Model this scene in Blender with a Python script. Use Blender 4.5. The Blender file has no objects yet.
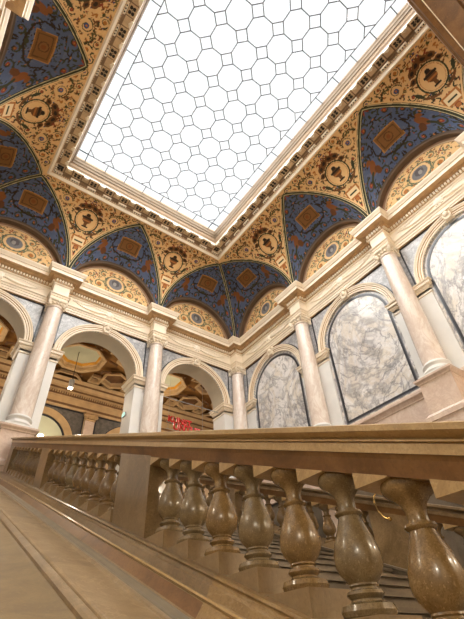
import bpy, bmesh, math, random
import numpy as np
from mathutils import Vector, Matrix, Euler
random.seed(4)
C = bpy.context.scene.collection
# ------------------------------------------------------------------ camera
cam = bpy.data.cameras.new('camera'); camo = bpy.data.objects.new('camera', cam); C.objects.link(camo)
camo.matrix_world = Matrix.Translation((-9.115, -11.435, -5.303)) @ (
    Matrix.Rotation(-0.6690, 4, 'Z') @ Matrix.Rotation(2.2958, 4, 'X') @ Matrix.Rotation(-0.0614, 4, 'Z'))
cam.sensor_fit = 'VERTICAL'; cam.sensor_height = 36.0; cam.lens = 24.0; cam.clip_start = .02; cam.clip_end = 200
bpy.context.scene.camera = camo
# ------------------------------------------------------------------ world, exposure, light levels
w = bpy.data.worlds.new('world'); bpy.context.scene.world = w; w.use_nodes = True
w.node_tree.nodes['Background'].inputs[0].default_value = (.985, .99, 1, 1)
w.node_tree.nodes['Background'].inputs[1].default_value = 1.25
sun = bpy.data.lights.new('daylight', 'SUN'); sun.energy = 28.0; sun.angle = math.radians(150); sun.color = (1, .97, .93)
suno = bpy.data.objects.new('daylight', sun); C.objects.link(suno); suno.rotation_euler = (math.radians(6), math.radians(-8), 0); suno.location = (0, 0, 14)
vs = bpy.context.scene.view_settings
vs.view_transform = 'Standard'; vs.look = 'None'; vs.gamma = 1; vs.use_curve_mapping = False; vs.exposure = 0.0
# wall lamps of the lower stairwell, behind the camera
for i, (lp, pw) in enumerate((((-10.9, -13.6, -2.6), 210), ((-7.4, -14.9, -2.2), 230), ((-4.2, -14.9, -1.8), 230), ((-1.2, -13.9, -2.0), 170), ((-10.9, -8.2, -1.6), 90))):
    L = bpy.data.lights.new('stair_light', 'POINT'); L.energy = pw; L.color = (1, .87, .68); L.shadow_soft_size = .12
    o = bpy.data.objects.new('stair_light', L); C.objects.link(o); o.location = lp
LAMP_E = 20.0       # gallery pendant lamps
# ------------------------------------------------------------------ dimensions (metres); corner column axis at 0,0
BX, BY = 3.76, 3.86
XW, YS = 3*BX+.06, 4*BY
WD = .25            # wall face behind the column axis line
ZA, ZB, ZT = 4.22, 4.92, 5.50   # architrave bottom, frieze top, cornice top
ZSP, RIN = 2.62, 1.32           # arch springing, intrados radius
# ------------------------------------------------------------------ helpers
def srgb(r, g, b):
    f = lambda c: ((c/255+.055)/1.055)**2.4 if c/255 > .04045 else c/255/12.92
    return (f(r), f(g), f(b), 1)
class MB:
    def __init__(s): s.v = []; s.f = []
    def add(s, v, f):
        n = len(s.v); s.v += [tuple(p) for p in v]; s.f += [tuple(i+n for i in q) for q in f]
    def box(s, x0, x1, y0, y1, z0, z1, M=None):
        P = [(x, y, z) for x in (x0, x1) for y in (y0, y1) for z in (z0, z1)]
        if M is not None: P = [M(*p) for p in P]
        s.add(P, [(0,1,3,2),(4,6,7,5),(0,4,5,1),(2,3,7,6),(0,2,6,4),(1,5,7,3)])
    def lathe(s, prof, c=(0,0,0), n=32, M=None):
        k = len(prof); V = []
        for i in range(n):
            a = 2*math.pi*i/n
            for r, z in prof:
                p = (c[0]+r*math.cos(a), c[1]+r*math.sin(a), c[2]+z); V.append(M(*p) if M else p)
        F = [(i*k+j, ((i+1) % n)*k+j, ((i+1) % n)*k+j+1, i*k+j+1) for i in range(n) for j in range(k-1)]
        F += [tuple(i*k for i in range(n))[::-1], tuple(i*k+k-1 for i in range(n))]
        s.add(V, F)
    def tube(s, pts, rad, n=8):
        pts = [Vector(p) for p in pts]; V = []; m = len(pts)
        rad = rad if isinstance(rad, (list, tuple)) else [rad]*m
        for i, p in enumerate(pts):
            t = (pts[min(i+1, m-1)]-pts[max(i-1, 0)]).normalized()
            a = t.cross(Vector((0.13, .21, 1))).normalized(); b = t.cross(a)
            for j in range(n):
                q = 2*math.pi*j/n; V.append(p+(a*math.cos(q)+b*math.sin(q))*rad[i])
        F = [(i*n+j, i*n+(j+1) % n, (i+1)*n+(j+1) % n, (i+1)*n+j) for i in range(m-1) for j in range(n)]
        F += [tuple(range(n))[::-1], tuple((m-1)*n+j for j in range(n))]
        s.add(V, F)
    def ball(s, c, r, sc=(1,1,1), n=12, M=None):
        V = []; F = []
        for i in range(1, n//2):
            t = math.pi*i/(n//2)
            for j in range(n):
                a = 2*math.pi*j/n
                V.append((c[0]+r*sc[0]*math.sin(t)*math.cos(a), c[1]+r*sc[1]*math.sin(t)*math.sin(a), c[2]+r*sc[2]*math.cos(t)))
        m = n//2-1
        V += [(c[0], c[1], c[2]+r*sc[2]), (c[0], c[1], c[2]-r*sc[2])]
        for i in range(m-1):
            for j in range(n): F.append((i*n+j, (i+1)*n+j, (i+1)*n+(j+1) % n, i*n+(j+1) % n))
        for j in range(n): F.append((m*n, j, (j+1) % n)); F.append((m*n+1, (m-1)*n+(j+1) % n, (m-1)*n+j))
        if M: V = [M(*p) for p in V]
        s.add(V, F)
    def prism(s, poly, a, b, M):        # poly of (u,v); M(u, v, t)
        n = len(poly)
        V = [M(u, v, a) for u, v in poly]+[M(u, v, b) for u, v in poly]
        s.add(V, [tuple(range(n))[::-1], tuple(range(n, 2*n))]+[(i, (i+1) % n, n+(i+1) % n, n+i) for i in range(n)])
    def build(s, name, mat, parent=None, smooth=False, fix=True, bevel=0):
        me = bpy.data.meshes.new(name); me.from_pydata([tuple(p) for p in s.v], [], s.f); me.update()
        if fix:
            bm = bmesh.new(); bm.from_mesh(me); bmesh.ops.recalc_face_normals(bm, faces=bm.faces[:]); bm.to_mesh(me); bm.free()
        if smooth:
            me.shade_smooth()
            me.set_sharp_from_angle(angle=math.radians(38))
        o = bpy.data.objects.new(name, me); C.objects.link(o)
        if mat: me.materials.append(mat)
        if bevel:
            b = o.modifiers.new('bevel', 'BEVEL'); b.width = bevel; b.segments = 2; b.limit_method = 'ANGLE'
        if parent:
            o.parent = parent; o.matrix_parent_inverse = parent.matrix_world.inverted() if False else Matrix.Translation(-Vector(parent.location))
        return o
def empty(name, loc=(0,0,0)):
    o = bpy.data.objects.new(name, None); C.objects.link(o); o.location = loc; o.empty_display_size = .2; return o
def tag(o, label=None, cat=None, group=None, kind=None):
    if label: o['label'] = label
    if cat: o['category'] = cat
    if group: o['group'] = group
    if kind: o['kind'] = kind
    return o
def copy_thing(root, loc):
    r = root.copy(); C.objects.link(r); r.location = loc
    for ch in list(root.children):
        c = ch.copy(); C.objects.link(c); c.parent = r
        for g in list(ch.children):
            d = g.copy(); C.objects.link(d); d.parent = c
    return r
# ------------------------------------------------------------------ materials
def newmat(name):
    m = bpy.data.materials.new(name); m.use_nodes = True; nt = m.node_tree
    return m, nt, nt.nodes['Principled BSDF']
def N(nt, t, **k):
    n = nt.nodes.new(t)
    for a, b in k.items(): setattr(n, a, b)
    return n
def ramp(nt, fac, stops):
    r = N(nt, 'ShaderNodeValToRGB'); nt.links.new(fac, r.inputs[0]); e = r.color_ramp.elements
    while len(e) < len(stops): e.new(.5)
    for i, (p, c) in enumerate(stops): e[i].position = p; e[i].color = c
    return r.outputs[0]
def noise(nt, vec, scale, detail=6, rough=.55, dist=0):
    n = N(nt, 'ShaderNodeTexNoise'); n.inputs['Scale'].default_value = scale; n.inputs['Detail'].default_value = detail
    n.inputs['Roughness'].default_value = rough; n.inputs['Distortion'].default_value = dist
    nt.links.new(vec, n.inputs['Vector']); return n.outputs[0]
def mix(nt, fac, a, b, mode='MIX'):
    m = N(nt, 'ShaderNodeMix', data_type='RGBA', blend_type=mode)
    if isinstance(fac, float): m.inputs[0].default_value = fac
    else: nt.links.new(fac, m.inputs[0])
    for s, x in ((6, a), (7, b)):
        if isinstance(x, tuple): m.inputs[s].default_value = x
        else: nt.links.new(x, m.inputs[s])
    return m.outputs[2]
def plain(name, col, rough=.6, var=.08, scale=3, bump=0, spec=.5, metal=0):
    m, nt, b = newmat(name); tc = N(nt, 'ShaderNodeTexCoord').outputs['Object']
    f = noise(nt, tc, scale)
    c = tuple(max(0, x*(1-var*2)) for x in col[:3])+(1,); d = tuple(min(1, x*(1+var)) for x in col[:3])+(1,)
    nt.links.new(ramp(nt, f, [(.3, c), (.7, d)]), b.inputs['Base Color'])
    b.inputs['Roughness'].default_value = rough; b.inputs['Specular IOR Level'].default_value = spec; b.inputs['Metallic'].default_value = metal
    if bump:
        n = N(nt, 'ShaderNodeBump'); n.inputs['Strength'].default_value = bump; n.inputs['Distance'].default_value = .02
        nt.links.new(noise(nt, tc, scale*8), n.inputs['Height']); nt.links.new(n.outputs[0], b.inputs['Normal'])
    return m
def marble(name, base, cloud, vein, vein2, scale=1.0, rough=.25, stretch=(1,1,1), w=.035):
    m, nt, b = newmat(name); tc = N(nt, 'ShaderNodeTexCoord').outputs['Object']
    mp = N(nt, 'ShaderNodeMapping'); mp.inputs['Rotation'].default_value = (.5, .3, .4); mp.inputs['Scale'].default_value = stretch
    nt.links.new(tc, mp.inputs[0]); v = mp.outputs[0]
    c = ramp(nt, noise(nt, v, 1.1*scale, 5, .6, .6), [(.32, base), (.68, cloud)])
    for sc, col, ww, st in ((.7, vein2, w*2.2, .5), (.8, vein, w*1.8, .6), (1.5, vein, w*1.0, .75), (3.1, vein, w*.8, .3)):
        f = noise(nt, v, sc*scale, 7, .62, 1.6)
        a = N(nt, 'ShaderNodeMath', operation='SUBTRACT'); nt.links.new(f, a.inputs[0]); a.inputs[1].default_value = .5
        q = N(nt, 'ShaderNodeMath', operation='ABSOLUTE'); nt.links.new(a.outputs[0], q.inputs[0])
        k = ramp(nt, q.outputs[0], [(0, (st, st, st, 1)), (ww, (0, 0, 0, 1))])
        c = mix(nt, k, c, col)
    nt.links.new(c, b.inputs['Base Color']); b.inputs['Roughness'].default_value = rough
    return m
def stone(name, base, dark, light, rough=.3, scale=1, spk=.5, coat=0, veins=None):
    m, nt, b = newmat(name); tc = N(nt, 'ShaderNodeTexCoord').outputs['Object']
    c = ramp(nt, noise(nt, tc, 2.3*scale, 7, .65, .8), [(.28, dark), (.52, base), (.78, light)])
    s = ramp(nt, noise(nt, tc, 60*scale, 3, .7), [(.40, (1,1,1,1)), (.5, (0,0,0,1))])
    c = mix(nt, mix(nt, 1.0, s, (spk, spk, spk, 1), 'MULTIPLY'), c, dark)
    s2 = ramp(nt, noise(nt, tc, 38*scale, 2, .6), [(.60, (0,0,0,1)), (.68, (spk, spk, spk, 1))])
    c = mix(nt, s2, c, light)
    if veins:
        f = noise(nt, tc, 1.6*scale, 8, .6, 2.0)
        a = N(nt, 'ShaderNodeMath', operation='SUBTRACT'); nt.links.new(f, a.inputs[0]); a.inputs[1].default_value = .5
        q = N(nt, 'ShaderNodeMath', operation='ABSOLUTE'); nt.links.new(a.outputs[0], q.inputs[0])
        c = mix(nt, ramp(nt, q.outputs[0], [(0, (.6,.6,.6,1)), (.02, (0,0,0,1))]), c, veins)
    nt.links.new(c, b.inputs['Base Color']); b.inputs['Roughness'].default_value = rough
    b.inputs['Coat Weight'].default_value = coat; b.inputs['Coat Roughness'].default_value = .08
    return m
def emis(name, col, s):
    m, nt, b = newmat(name); b.inputs['Base Color'].default_value = col
    b.inputs['Emission Color'].default_value = col; b.inputs['Emission Strength'].default_value = s; return m
def painted(name):
    m, nt, b = newmat(name); a = N(nt, 'ShaderNodeVertexColor', layer_name='paint')
    tc = N(nt, 'ShaderNodeTexCoord').outputs['Object']
    f = ramp(nt, noise(nt, tc, 2.2, 5), [(.3, (.86,.85,.84,1)), (.7, (1,1,1,1))])
    nt.links.new(mix(nt, 1.0, a.outputs[0], f, 'MULTIPLY'), b.inputs['Base Color']); b.inputs['Roughness'].default_value = .75
    b.inputs['Specular IOR Level'].default_value = .25
    return m
def glassmat():
    m = bpy.data.materials.new('clear skylight glass'); m.use_nodes = True; nt = m.node_tree; nt.nodes.clear()
    o = N(nt, 'ShaderNodeOutputMaterial'); t = N(nt, 'ShaderNodeBsdfTransparent'); t.inputs[0].default_value = (.97, .98, .98, 1)
    g = N(nt, 'ShaderNodeBsdfGlossy'); g.inputs['Roughness'].default_value = .1; mx = N(nt, 'ShaderNodeMixShader'); mx.inputs[0].default_value = .03
    nt.links.new(t.outputs[0], mx.inputs[1]); nt.links.new(g.outputs[0], mx.inputs[2]); nt.links.new(mx.outputs[0], o.inputs[0]); return m
M = dict(
 cream=plain('cream stucco', srgb(238,223,200), .5, .04, 4),
 creamhi=plain('pale stucco', srgb(246,235,216), .45, .03, 4),
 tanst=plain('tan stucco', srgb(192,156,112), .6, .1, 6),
 white=plain('white painted pier', srgb(226,224,220), .5, .03, 2),
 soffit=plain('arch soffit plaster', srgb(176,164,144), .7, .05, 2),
 column=marble('rose marble', srgb(232,218,206), srgb(240,231,222), srgb(214,194,180), srgb(216,198,184), 2.2, .16, (1,1,.4), .04),
 pink=marble('pink dado marble', srgb(216,192,174), srgb(226,206,190), srgb(204,178,160), srgb(222,204,190), 2, .25),
 panel=marble('veined white marble', srgb(240,237,233), srgb(216,213,213), srgb(128,126,130), srgb(206,190,164), .8, .22, (1,.8,.65), .028),
 spandrel=marble('grey veined marble', srgb(206,205,206), srgb(172,172,176), srgb(128,128,132), srgb(205,205,205), 2.2, .3),
 navy=plain('dark inlay strip', srgb(46,47,54), .3, .1, 5),
 navy2=plain('grey inlay strip', srgb(112,114,120), .3, .08, 5),
 stair=stone('brown polished stone', srgb(132,108,74), srgb(96,76,48), srgb(158,134,98), .28, 1, .35, .3, srgb(150,124,92)),
 honey=stone('honey polished stone', srgb(156,126,80), srgb(116,88,50), srgb(178,150,108), .28, 1, .4, .3, srgb(176,150,110)),
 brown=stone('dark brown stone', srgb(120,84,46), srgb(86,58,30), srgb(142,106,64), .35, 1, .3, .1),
 shelf=stone('worn beige stone', srgb(144,120,86), srgb(114,92,62), srgb(162,138,104), .38, 1, .3, .1, srgb(170,144,108)),
 baldark=stone('brown baluster stone', srgb(130,104,68), srgb(94,72,44), srgb(158,130,92), .27, 2.2, .6, .35),
 balhoney=stone('amber baluster stone', srgb(146,118,76), srgb(106,82,46), srgb(176,146,100), .25, 2.2, .6, .35),
 balgrey=stone('greenish grey baluster stone', srgb(136,116,82), srgb(100,84,58), srgb(160,140,106), .25, 2.2, .6, .35),
 inner=plain('brown inner frame', srgb(118,98,74), .7, .06, 5), inner2=plain('pale brown inner frame', srgb(150,126,100), .7, .06, 5),
 plinth=stone('beige plinth stone', srgb(150,126,92), srgb(122,100,72), srgb(168,146,114), .3, 1, .35, .3),
 fascia=stone('light honey stone', srgb(186,156,108), srgb(158,128,84), srgb(204,178,134), .3, 1.3, .45, .2),
 rim=plain('light tan frame plaster', srgb(218,190,152), .6, .06, 5),
 ramp=stone('golden brown stone', srgb(124,102,66), srgb(98,78,48), srgb(142,120,82), .4, 1.2, .3, .1),
 greyst=plain('grey plinth stone', srgb(126,114,94), .35, .12, 6),
 step=stone('grey beige stair stone', srgb(104,92,76), srgb(80,70,56), srgb(124,110,94), .4, 1, .3),
 under=plain('tan ceiling plaster', srgb(196,162,116), .7, .1, 3),
 coff=plain('ochre coffer paint', srgb(150,104,48), .7, .15, 3),
 coffd=plain('brown coffer paint', srgb(116,80,46), .7, .15, 3),
 dome=plain('pale green ceiling field', srgb(206,206,176), .8, .03, 2),
 gold=plain('yellow ochre border', srgb(214,150,40), .6, .08, 3),
 dark=plain('dark bronze', srgb(44,34,26), .5, .1, 5),
 frameb=plain('brown frame plaster', srgb(150,122,94), .6, .1, 6),
 lead=plain('grey glazing bar', srgb(104,108,116), .5, .03, 5),
 brass=plain('polished brass', srgb(214,178,110), .25, .05, 5, metal=.9),
 red=plain('red letter paint', srgb(206,34,26), .5, .05, 5),
 steel=plain('grey lamp metal', srgb(170,170,168), .4, .04, 5),
 glass=glassmat(),
 lamp=emis('lamp glow', (1, .9, .72, 1), LAMP_E),
 exitg=emis('backlit exit sign', srgb(170,225,215), .9),
 paint=painted('painted plaster'),
)
# ------------------------------------------------------------------ wall frames: (s along wall, d into room, z)
FN = lambda s, d, z: (-s, -d, z)
FE = lambda s, d, z: (-d, -s, z)
FW = lambda s, d, z: (-XW+d, -s, z)
# ------------------------------------------------------------------ plan sweeps
def offset_pts(loop, i, p):
    n = len(loop); a = Vector(loop[i-1]); b = Vector(loop[i]); c = Vector(loop[(i+1) % n])
    d1 = (b-a).normalized(); d2 = (c-b).normalized()
    n1 = Vector((-d1.y, d1.x)); n2 = Vector((-d2.y, d2.x))
    m = (n1+n2); m = m/(1+n1.dot(n2))
    return b+m*p
def sweep(mb, loop, idx, prof, closed=False):
    k = len(prof); V = []
    for i in idx:
        for p, z in prof:
            q = offset_pts(loop, i % len(loop), p); V.append((q.x, q.y, z))
    m = len(idx); F = []
    for i in range(m if closed else m-1):
        for j in range(k-1): F.append((i*k+j, ((i+1) % m)*k+j, ((i+1) % m)*k+j+1, i*k+j+1))
    mb.add(V, F)
# perimeter of the entablature body, with a break forward over every column
h = .26; BL = .17; RF = .18
loop = []; splits = []
def wallpts(n, B, F, tot):
    out = [F(RF, -BL+0, 0)[:2]]
    for k in range(1, n):
        out += [F(k*B-h, -BL, 0)[:2], F(k*B-h, RF, 0)[:2], F(k*B+h, RF, 0)[:2], F(k*B+h, -BL, 0)[:2]]
    out += [F(tot-RF, -BL, 0)[:2]]
    return out
splits.append(0); loop.append((-RF, -RF)); loop += wallpts(3, BX, FN, XW)
splits.append(len(loop)); loop.append((-XW+RF, -RF)); loop += wallpts(4, BY, FW, YS)
splits.append(len(loop)); loop.append((-XW+RF, -YS+RF)); loop += wallpts(3, BX, lambda s, d, z: (-XW+s, -YS+d, z), XW)
splits.append(len(loop)); loop.append((-RF, -YS+RF)); loop += wallpts(4, BY, lambda s, d, z: (-d, -YS+s, z), YS)
splits.append(len(loop))
ENT = [(-.5,ZA),(0,ZA),(0,4.29),(.02,4.295),(.02,4.375),(.04,4.385),(.05,4.44),(.085,4.47),(.085,4.50),(0,4.51),(0,4.90),(.03,4.92),(.045,4.96),
       (.05,4.985),(.05,5.10),(.12,5.115),(.14,5.15),(.15,5.185),(.28,5.20),(.28,5.33),(.31,5.345),(.32,5.38),(.35,5.43),(.365,5.46),(.365,ZT),(-.62,ZT)]
names = ['north', 'west', 'south', 'east']
ents = []
for q in range(4):
    mb = MB(); idx = list(range(splits[q], splits[q+1]+1)); sweep(mb, loop, idx, ENT)
    # dentils
    for i in idx[:-1]:
        for (p0, p1, z0, z1, wd, pit) in ((.05, .105, 4.995, 5.09, .055, .095), (.15, .26, 5.135, 5.192, .05, .12)):
            if p0 > .1: continue
            a = offset_pts(loop, i % len(loop), p0); b = offset_pts(loop, (i+1) % len(loop), p0)
            t = (b-a); L = t.length
            if L < .1: continue
            t.normalize(); nn = Vector((-t.y, t.x)); c = int(L/pit)
            for j in range(c):
                s0 = (L-c*pit)/2+pit*j+(pit-wd)/2
                mb.box(s0, s0+wd, -.02, p1-p0, z0, z1, lambda x, y, z: (a.x+t.x*x+nn.x*y, a.y+t.y*x+nn.y*y, z))
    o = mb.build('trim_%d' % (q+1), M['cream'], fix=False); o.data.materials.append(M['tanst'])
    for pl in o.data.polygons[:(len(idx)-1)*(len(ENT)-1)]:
        if pl.index % (len(ENT)-1) in (0, 12, 13, 14, 15, 16, 17): pl.material_index = 1; tag(o, kind='structure')  # tan soffits and dentil bed: warm under-cornice shade put into the colour
    o['label'] = 'cream entablature with dentils along the %s side' % names[q]; ents.append(o)
# frieze ornament: rosette and two tapering garlands in each bay
def garland(F, B, k, parent):
    mb = MB(); c = (k+.5)*B; d0 = -BL+.012; zc = 4.72
    mb.ball((c, d0, zc), .13, (1, .45, 1), 12, F)
    for j in range(8):
        a = j*math.pi/4; mb.ball((c+.12*math.cos(a), d0, zc+.12*math.sin(a)), .05, (1, .6, 1), 8, F)
    for sg in (-1, 1):
        pts = []; rad = []
        for i in range(15):
            t = i/14; x = .16+t*(B/2-.65)
            pts.append(F(c+sg*x, d0, zc-.11*math.sin(math.pi*t)+.08*t)); rad.append(.055*(1-.55*abs(2*t-.5)))
        mb.tube(pts, [max(.012, r) for r in rad], 8)
        pts = [F(c+sg*(.14+i*.10), d0, zc+.10-.03*math.sin(i*.9)+.0*i) for i in range(12)]
        mb.tube(pts, .012, 6)
        for i in range(9):
            t = (i+.5)/9; x = .2+t*(B/2-.75)
            mb.ball((c+sg*x, d0, zc-.11*math.sin(math.pi*t)+.08*t+.045), .032, (1.5, .5, .8), 6, F)
    mb.build('garland', M['creamhi'], parent, smooth=True)
for k in range(3): garland(FN, BX, k, ents[0])
for k in range(4): garland(FE, BY, k, ents[3])
# ------------------------------------------------------------------ arcaded walls
def arc(c, r, n=40, a0=math.pi, a1=0): return [(c+r*math.cos(a0+(a1-a0)*i/n), ZSP+r*math.sin(a0+(a1-a0)*i/n)) for i in range(n+1)]
def ring_sweep(mb, F, c, prof, n=48, zb=None):     # prof (r, d) round the arch
    k = len(prof); V = []
    for i in range(n+1):
        a = math.pi-math.pi*i/n
        for r, d in prof: V.append(F(c+r*math.cos(a), d, ZSP+r*math.sin(a)))
    mb.add(V, [(i*k+j, (i+1)*k+j, (i+1)*k+j+1, i*k+j+1) for i in range(n) for j in range(k-1)]+[tuple(range(k)), tuple(n*k+j for j in range(k))[::-1]])
ARCHV = [(RIN, -WD-.04), (RIN, -WD+.02), (RIN+.015, -WD+.035), (RIN+.06, -WD+.03), (RIN+.075, -WD+.05), (RIN+.12, -WD+.045), (RIN+.14, -WD+.07), (RIN+.17, -WD+.065),
         (RIN+.20, -WD+.09), (RIN+.235, -WD+.095), (RIN+.24, -WD-.02)]
IMP = [(0, 2.22), (.02, 2.22), (.025, 2.28), (0, 2.29), (0, 2.36), (.02, 2.38), (.05, 2.43), (.055, 2.47), (.10, 2.49), (.10, 2.56), (.125, 2.58), (.135, 2.615), (-.05, 2.62)]
def arch_bay(F, B, k, wall, thick, blind):
    c = (k+.5)*B; hb = B/2
    mb = MB(); poly = [(c-hb, ZA+.05), (c+hb, ZA+.05), (c+hb, ZSP)]+[(u, v) for u, v in arc(c, RIN, 40, 0, math.pi)]+[(c-hb, ZSP)]
    mb.prism(poly, -WD, -WD-.04, lambda u, v, t: F(u, t, v)); mb.build('spandrel', M['spandrel'], wall)
    # core wall above the arch and its soffit
    mb = MB(); poly = [(c-hb, 5.52), (c+hb, 5.52), (c+hb, ZSP)]+[(u, v) for u, v in arc(c, RIN+.001, 40, 0, math.pi)]+[(c-hb, ZSP)]
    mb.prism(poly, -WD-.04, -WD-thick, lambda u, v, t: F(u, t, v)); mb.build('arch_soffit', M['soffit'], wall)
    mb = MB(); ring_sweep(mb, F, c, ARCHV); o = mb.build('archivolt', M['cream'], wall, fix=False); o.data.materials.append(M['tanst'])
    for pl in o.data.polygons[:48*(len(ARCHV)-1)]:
        if pl.index % (len(ARCHV)-1) in (3, 5): pl.material_index = 1  # tan steps paint in the shade lines between the mouldings
    # keystone
    mb = MB()
    P = [(-.10, 3.93), (.10, 3.93), (.15, ZA+.02), (-.15, ZA+.02)]
    mb.prism([(c+u, v) for u, v in P], -WD-.02, -WD+.12, lambda u, v, t: F(u, t, v))
    mb.ball((c, -WD+.13, 4.1), .085, (1, .7, 1.1), 10, F)
    for sg in (-1, 1): mb.ball((c+sg*.12, -WD+.10, 4.17), .05, (1, 1, 1), 8, F); mb.ball((c+sg*.09, -WD+.10, 3.98), .04, (1, 1, 1), 8, F)
    mb.box(c-.17, c+.17, -WD, -WD+.17, 4.185, ZA, F)
    mb.build('keystone', M['cream'], wall)
    # dark inlay along the architrave, beside the columns and round the archivolt
    mb = MB(); e = .012
    mb.box(c-hb+.30, c+hb-.30, -WD, -WD+e, ZA-.055, ZA+.0, F)
    for sg in (-1, 1):
        x = c+sg*(hb-.33); mb.box(min(x, x+sg*.05), max(x, x+sg*.05), -WD, -WD+e, ZSP, ZA-.055, F)
    ring = [(RIN+.235, -WD), (RIN+.235, -WD+e), (RIN+.275, -WD+e), (RIN+.275, -WD)]
    ring_sweep(mb, F, c, ring)
    mb.build('inlay_strip', M['navy'], wall)
def pier(F, pos, wall, thick, hw, left=True, right=True, z0=-1.6):
    mb = MB(); mb.box(pos-hw, pos+hw, -WD-thick, -WD, z0, ZSP, F); mb.build('pier', M['white'], wall)
    # impost moulding wrapped round the pier
    a = [(-hw, -WD-thick), (hw, -WD-thick), (hw, -WD), (-hw, -WD)]
    mb = MB(); V = []; k = len(IMP)
    for (x, y) in a:
        sx = 1 if x > 0 else -1; sy = 1 if y > -WD-.01 else -1
        for p, z in IMP: V.append(F(pos+x+sx*p, y+sy*p, z))
    mb.add(V, [(i*k+j, ((i+1) % 4)*k+j, ((i+1) % 4)*k+j+1, i*k+j+1) for i in range(4) for j in range(k-1)])
    mb.build('impost', M['tanst' if False else 'cream'], wall)
TH = .75
wall_back = tag(empty('wall_back'), 'arcaded wall with open arches on the left', kind='structure')
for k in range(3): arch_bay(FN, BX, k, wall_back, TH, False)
HWN = BX/2-RIN
for k in (1, 2, 3): pier(FN, k*BX, wall_back, TH, HWN)
mb = MB(); mb.box(-.30, HWN, -WD-TH, -WD, -1.6, ZSP, FN); mb.build('pier', M['white'], wall_back)
def half_impost(F, pos, wall, x1, thick):
    mb = MB(); k = len(IMP); a = [(x1, -WD-thick), (x1, -WD), (-.3, -WD)]; V = []
    for i, (x, y) in enumerate(a):
        for p, z in IMP: V.append(F(pos+x+(p if i < 2 else 0), y+(p if i > 0 else -p), z))
    mb.add(V, [(i*k+j, (i+1)*k+j, (i+1)*k+j+1, i*k+j+1) for i in range(2) for j in range(k-1)]); mb.build('impost', M['cream'], wall)
half_impost(FN, 0, wall_back, HWN, TH)
wall_right = tag(empty('wall_right'), 'wall of blind marble arches on the right', kind='structure')
HWE = BY/2-RIN; TE = .22
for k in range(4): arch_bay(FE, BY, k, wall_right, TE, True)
for k in (1, 2, 3, 4): pier(FE, k*BY, wall_right, TE, HWE, z0=-.2)
mb = MB(); mb.box(-.30, HWE, -WD-TE, -WD, -.2, ZSP, FE); mb.build('pier', M['white'], wall_right)
half_impost(FE, 0, wall_right, HWE, TE)
for k in range(4):
    c = (k+.5)*BY; dp = -WD-.05
    mb = MB(); mb.prism([(c-RIN, -.2)]+arc(c, RIN, 40)+[(c+RIN, -.2)], dp, dp-.08, lambda u, v, t: FE(u, t, v)); mb.build('marble_panel', M['panel'], wall_right)
    for r0, r1, mt, nm, zz in ((1.215, 1.15, 'navy', 'panel_border', -.04), (1.24, 1.215, 'navy2', 'border_edge', -.065)):
        A = [(c-r0, zz)]+arc(c, r0, 40)+[(c+r0, zz)]; dz = (r0-r1)
        Bq = [(c-r1, zz+dz)]+arc(c, r1, 40)+[(c+r1, zz+dz)]
        n = len(A); V = []; Fc = []
        for t in (dp, dp+.012):
            V += [FE(u, t, v) for u, v in A]+[FE(u, t, v) for u, v in Bq]
        for i in range(n):
            j = (i+1) % n; Fc.append((2*n+i, 2*n+j, 3*n+j, 3*n+i)); Fc.append((i, j, 2*n+j, 2*n+i)); Fc.append((n+i, 3*n+i, 3*n+j, n+j))
        mb = MB(); mb.add(V, Fc); mb.build(nm, M[mt], wall_right)
# dado and lower wall on the right
def rail_profile(mb, F, s0, s1, prof):
    k = len(prof); mb.add([F(s, d, z) for s in (s0, s1) for d, z in prof], [(j, k+j, k+j+1, j+1) for j in range(k-1)]+[tuple(range(k)), tuple(range(2*k-1, k-1, -1))])
mb = MB()
rail_profile(mb, FE, -.3, YS+.3, [(-.6,-.2),(-.12,-.2),(-.10,-.24),(-.10,-.30),(-.14,-.33),(-.17,-.40),(-.17,-.43),(-.19,-.44),(-.19,-1.10),(-.14,-1.14),(-.10,-1.22),(-.10,-1.34),(-.6,-1.34)])
mb.build('dado', M['pink'], wall_right)
mb = MB(); rail_profile(mb, FE, -.3, YS+.3, [(-.6,-1.34),(-.16,-1.34),(-.16,-1.40),(-.6,-1.40)]); mb.build('inlay_strip', M['navy'], wall_right)
mb = MB(); mb.box(-.3, YS+.3, -.6, -.18, -6.6, -1.40, FE); mb.build('lower_wall', M['step'], wall_right)
for k in range(5):
    mb = MB(); mb.box(k*BY-.5, k*BY+.5, -.3, .1, -6.6, -1.40, FE); mb.build('pilaster', M['pink'], wall_right)
# left wall (mostly out of frame) and lower back wall
wall_left = tag(empty('wall_left'), 'plain wall behind the left edge of the photo', kind='structure')
mb = MB(); mb.box(-.3, YS+.3, -.6, -.30, -6.6, 5.5, FW); mb.build('wall_face', M['spandrel'], wall_left)
mb = MB(); mb.box(-.3, XW+.3, -1.05, -.25, -6.6, -1.62, FN); mb.build('lower_wall', M['spandrel'], wall_back)
mb = MB(); rail_profile(mb, FN, 3.9, 7.3, [(-.3, -1.6), (-.28, -1.6)]) if False else None
mb = MB(); mb.box(-XW-.6, .6, -YS-.6, -YS-.3, -6.6, 9.3); tag(mb.build('wall_front', M['cream']), 'plain wall closing the stairwell behind the camera', kind='structure')
for x0, x1 in ((-XW-1.6, -XW-1.4), (2.9, 3.1)):
    mb = MB(); mb.box(x0, x1, -.3, 6.2, -1.6, 5.8); tag(mb.build('wall_gallery_end', M['cream']), 'end wall of the gallery', kind='structure')
# floors
mb = MB(); mb.box(-XW-.6, .6, -YS-3, .0, -6.8, -6.6); tag(mb.build('floor', M['step']), 'stone floor at the foot of the stairs', kind='structure')
mb = MB(); mb.box(-XW-1.5, 3, -.55, 6.2, -1.75, -1.6); tag(mb.build('floor', M['step']), 'upper gallery floor', kind='structure')
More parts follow.
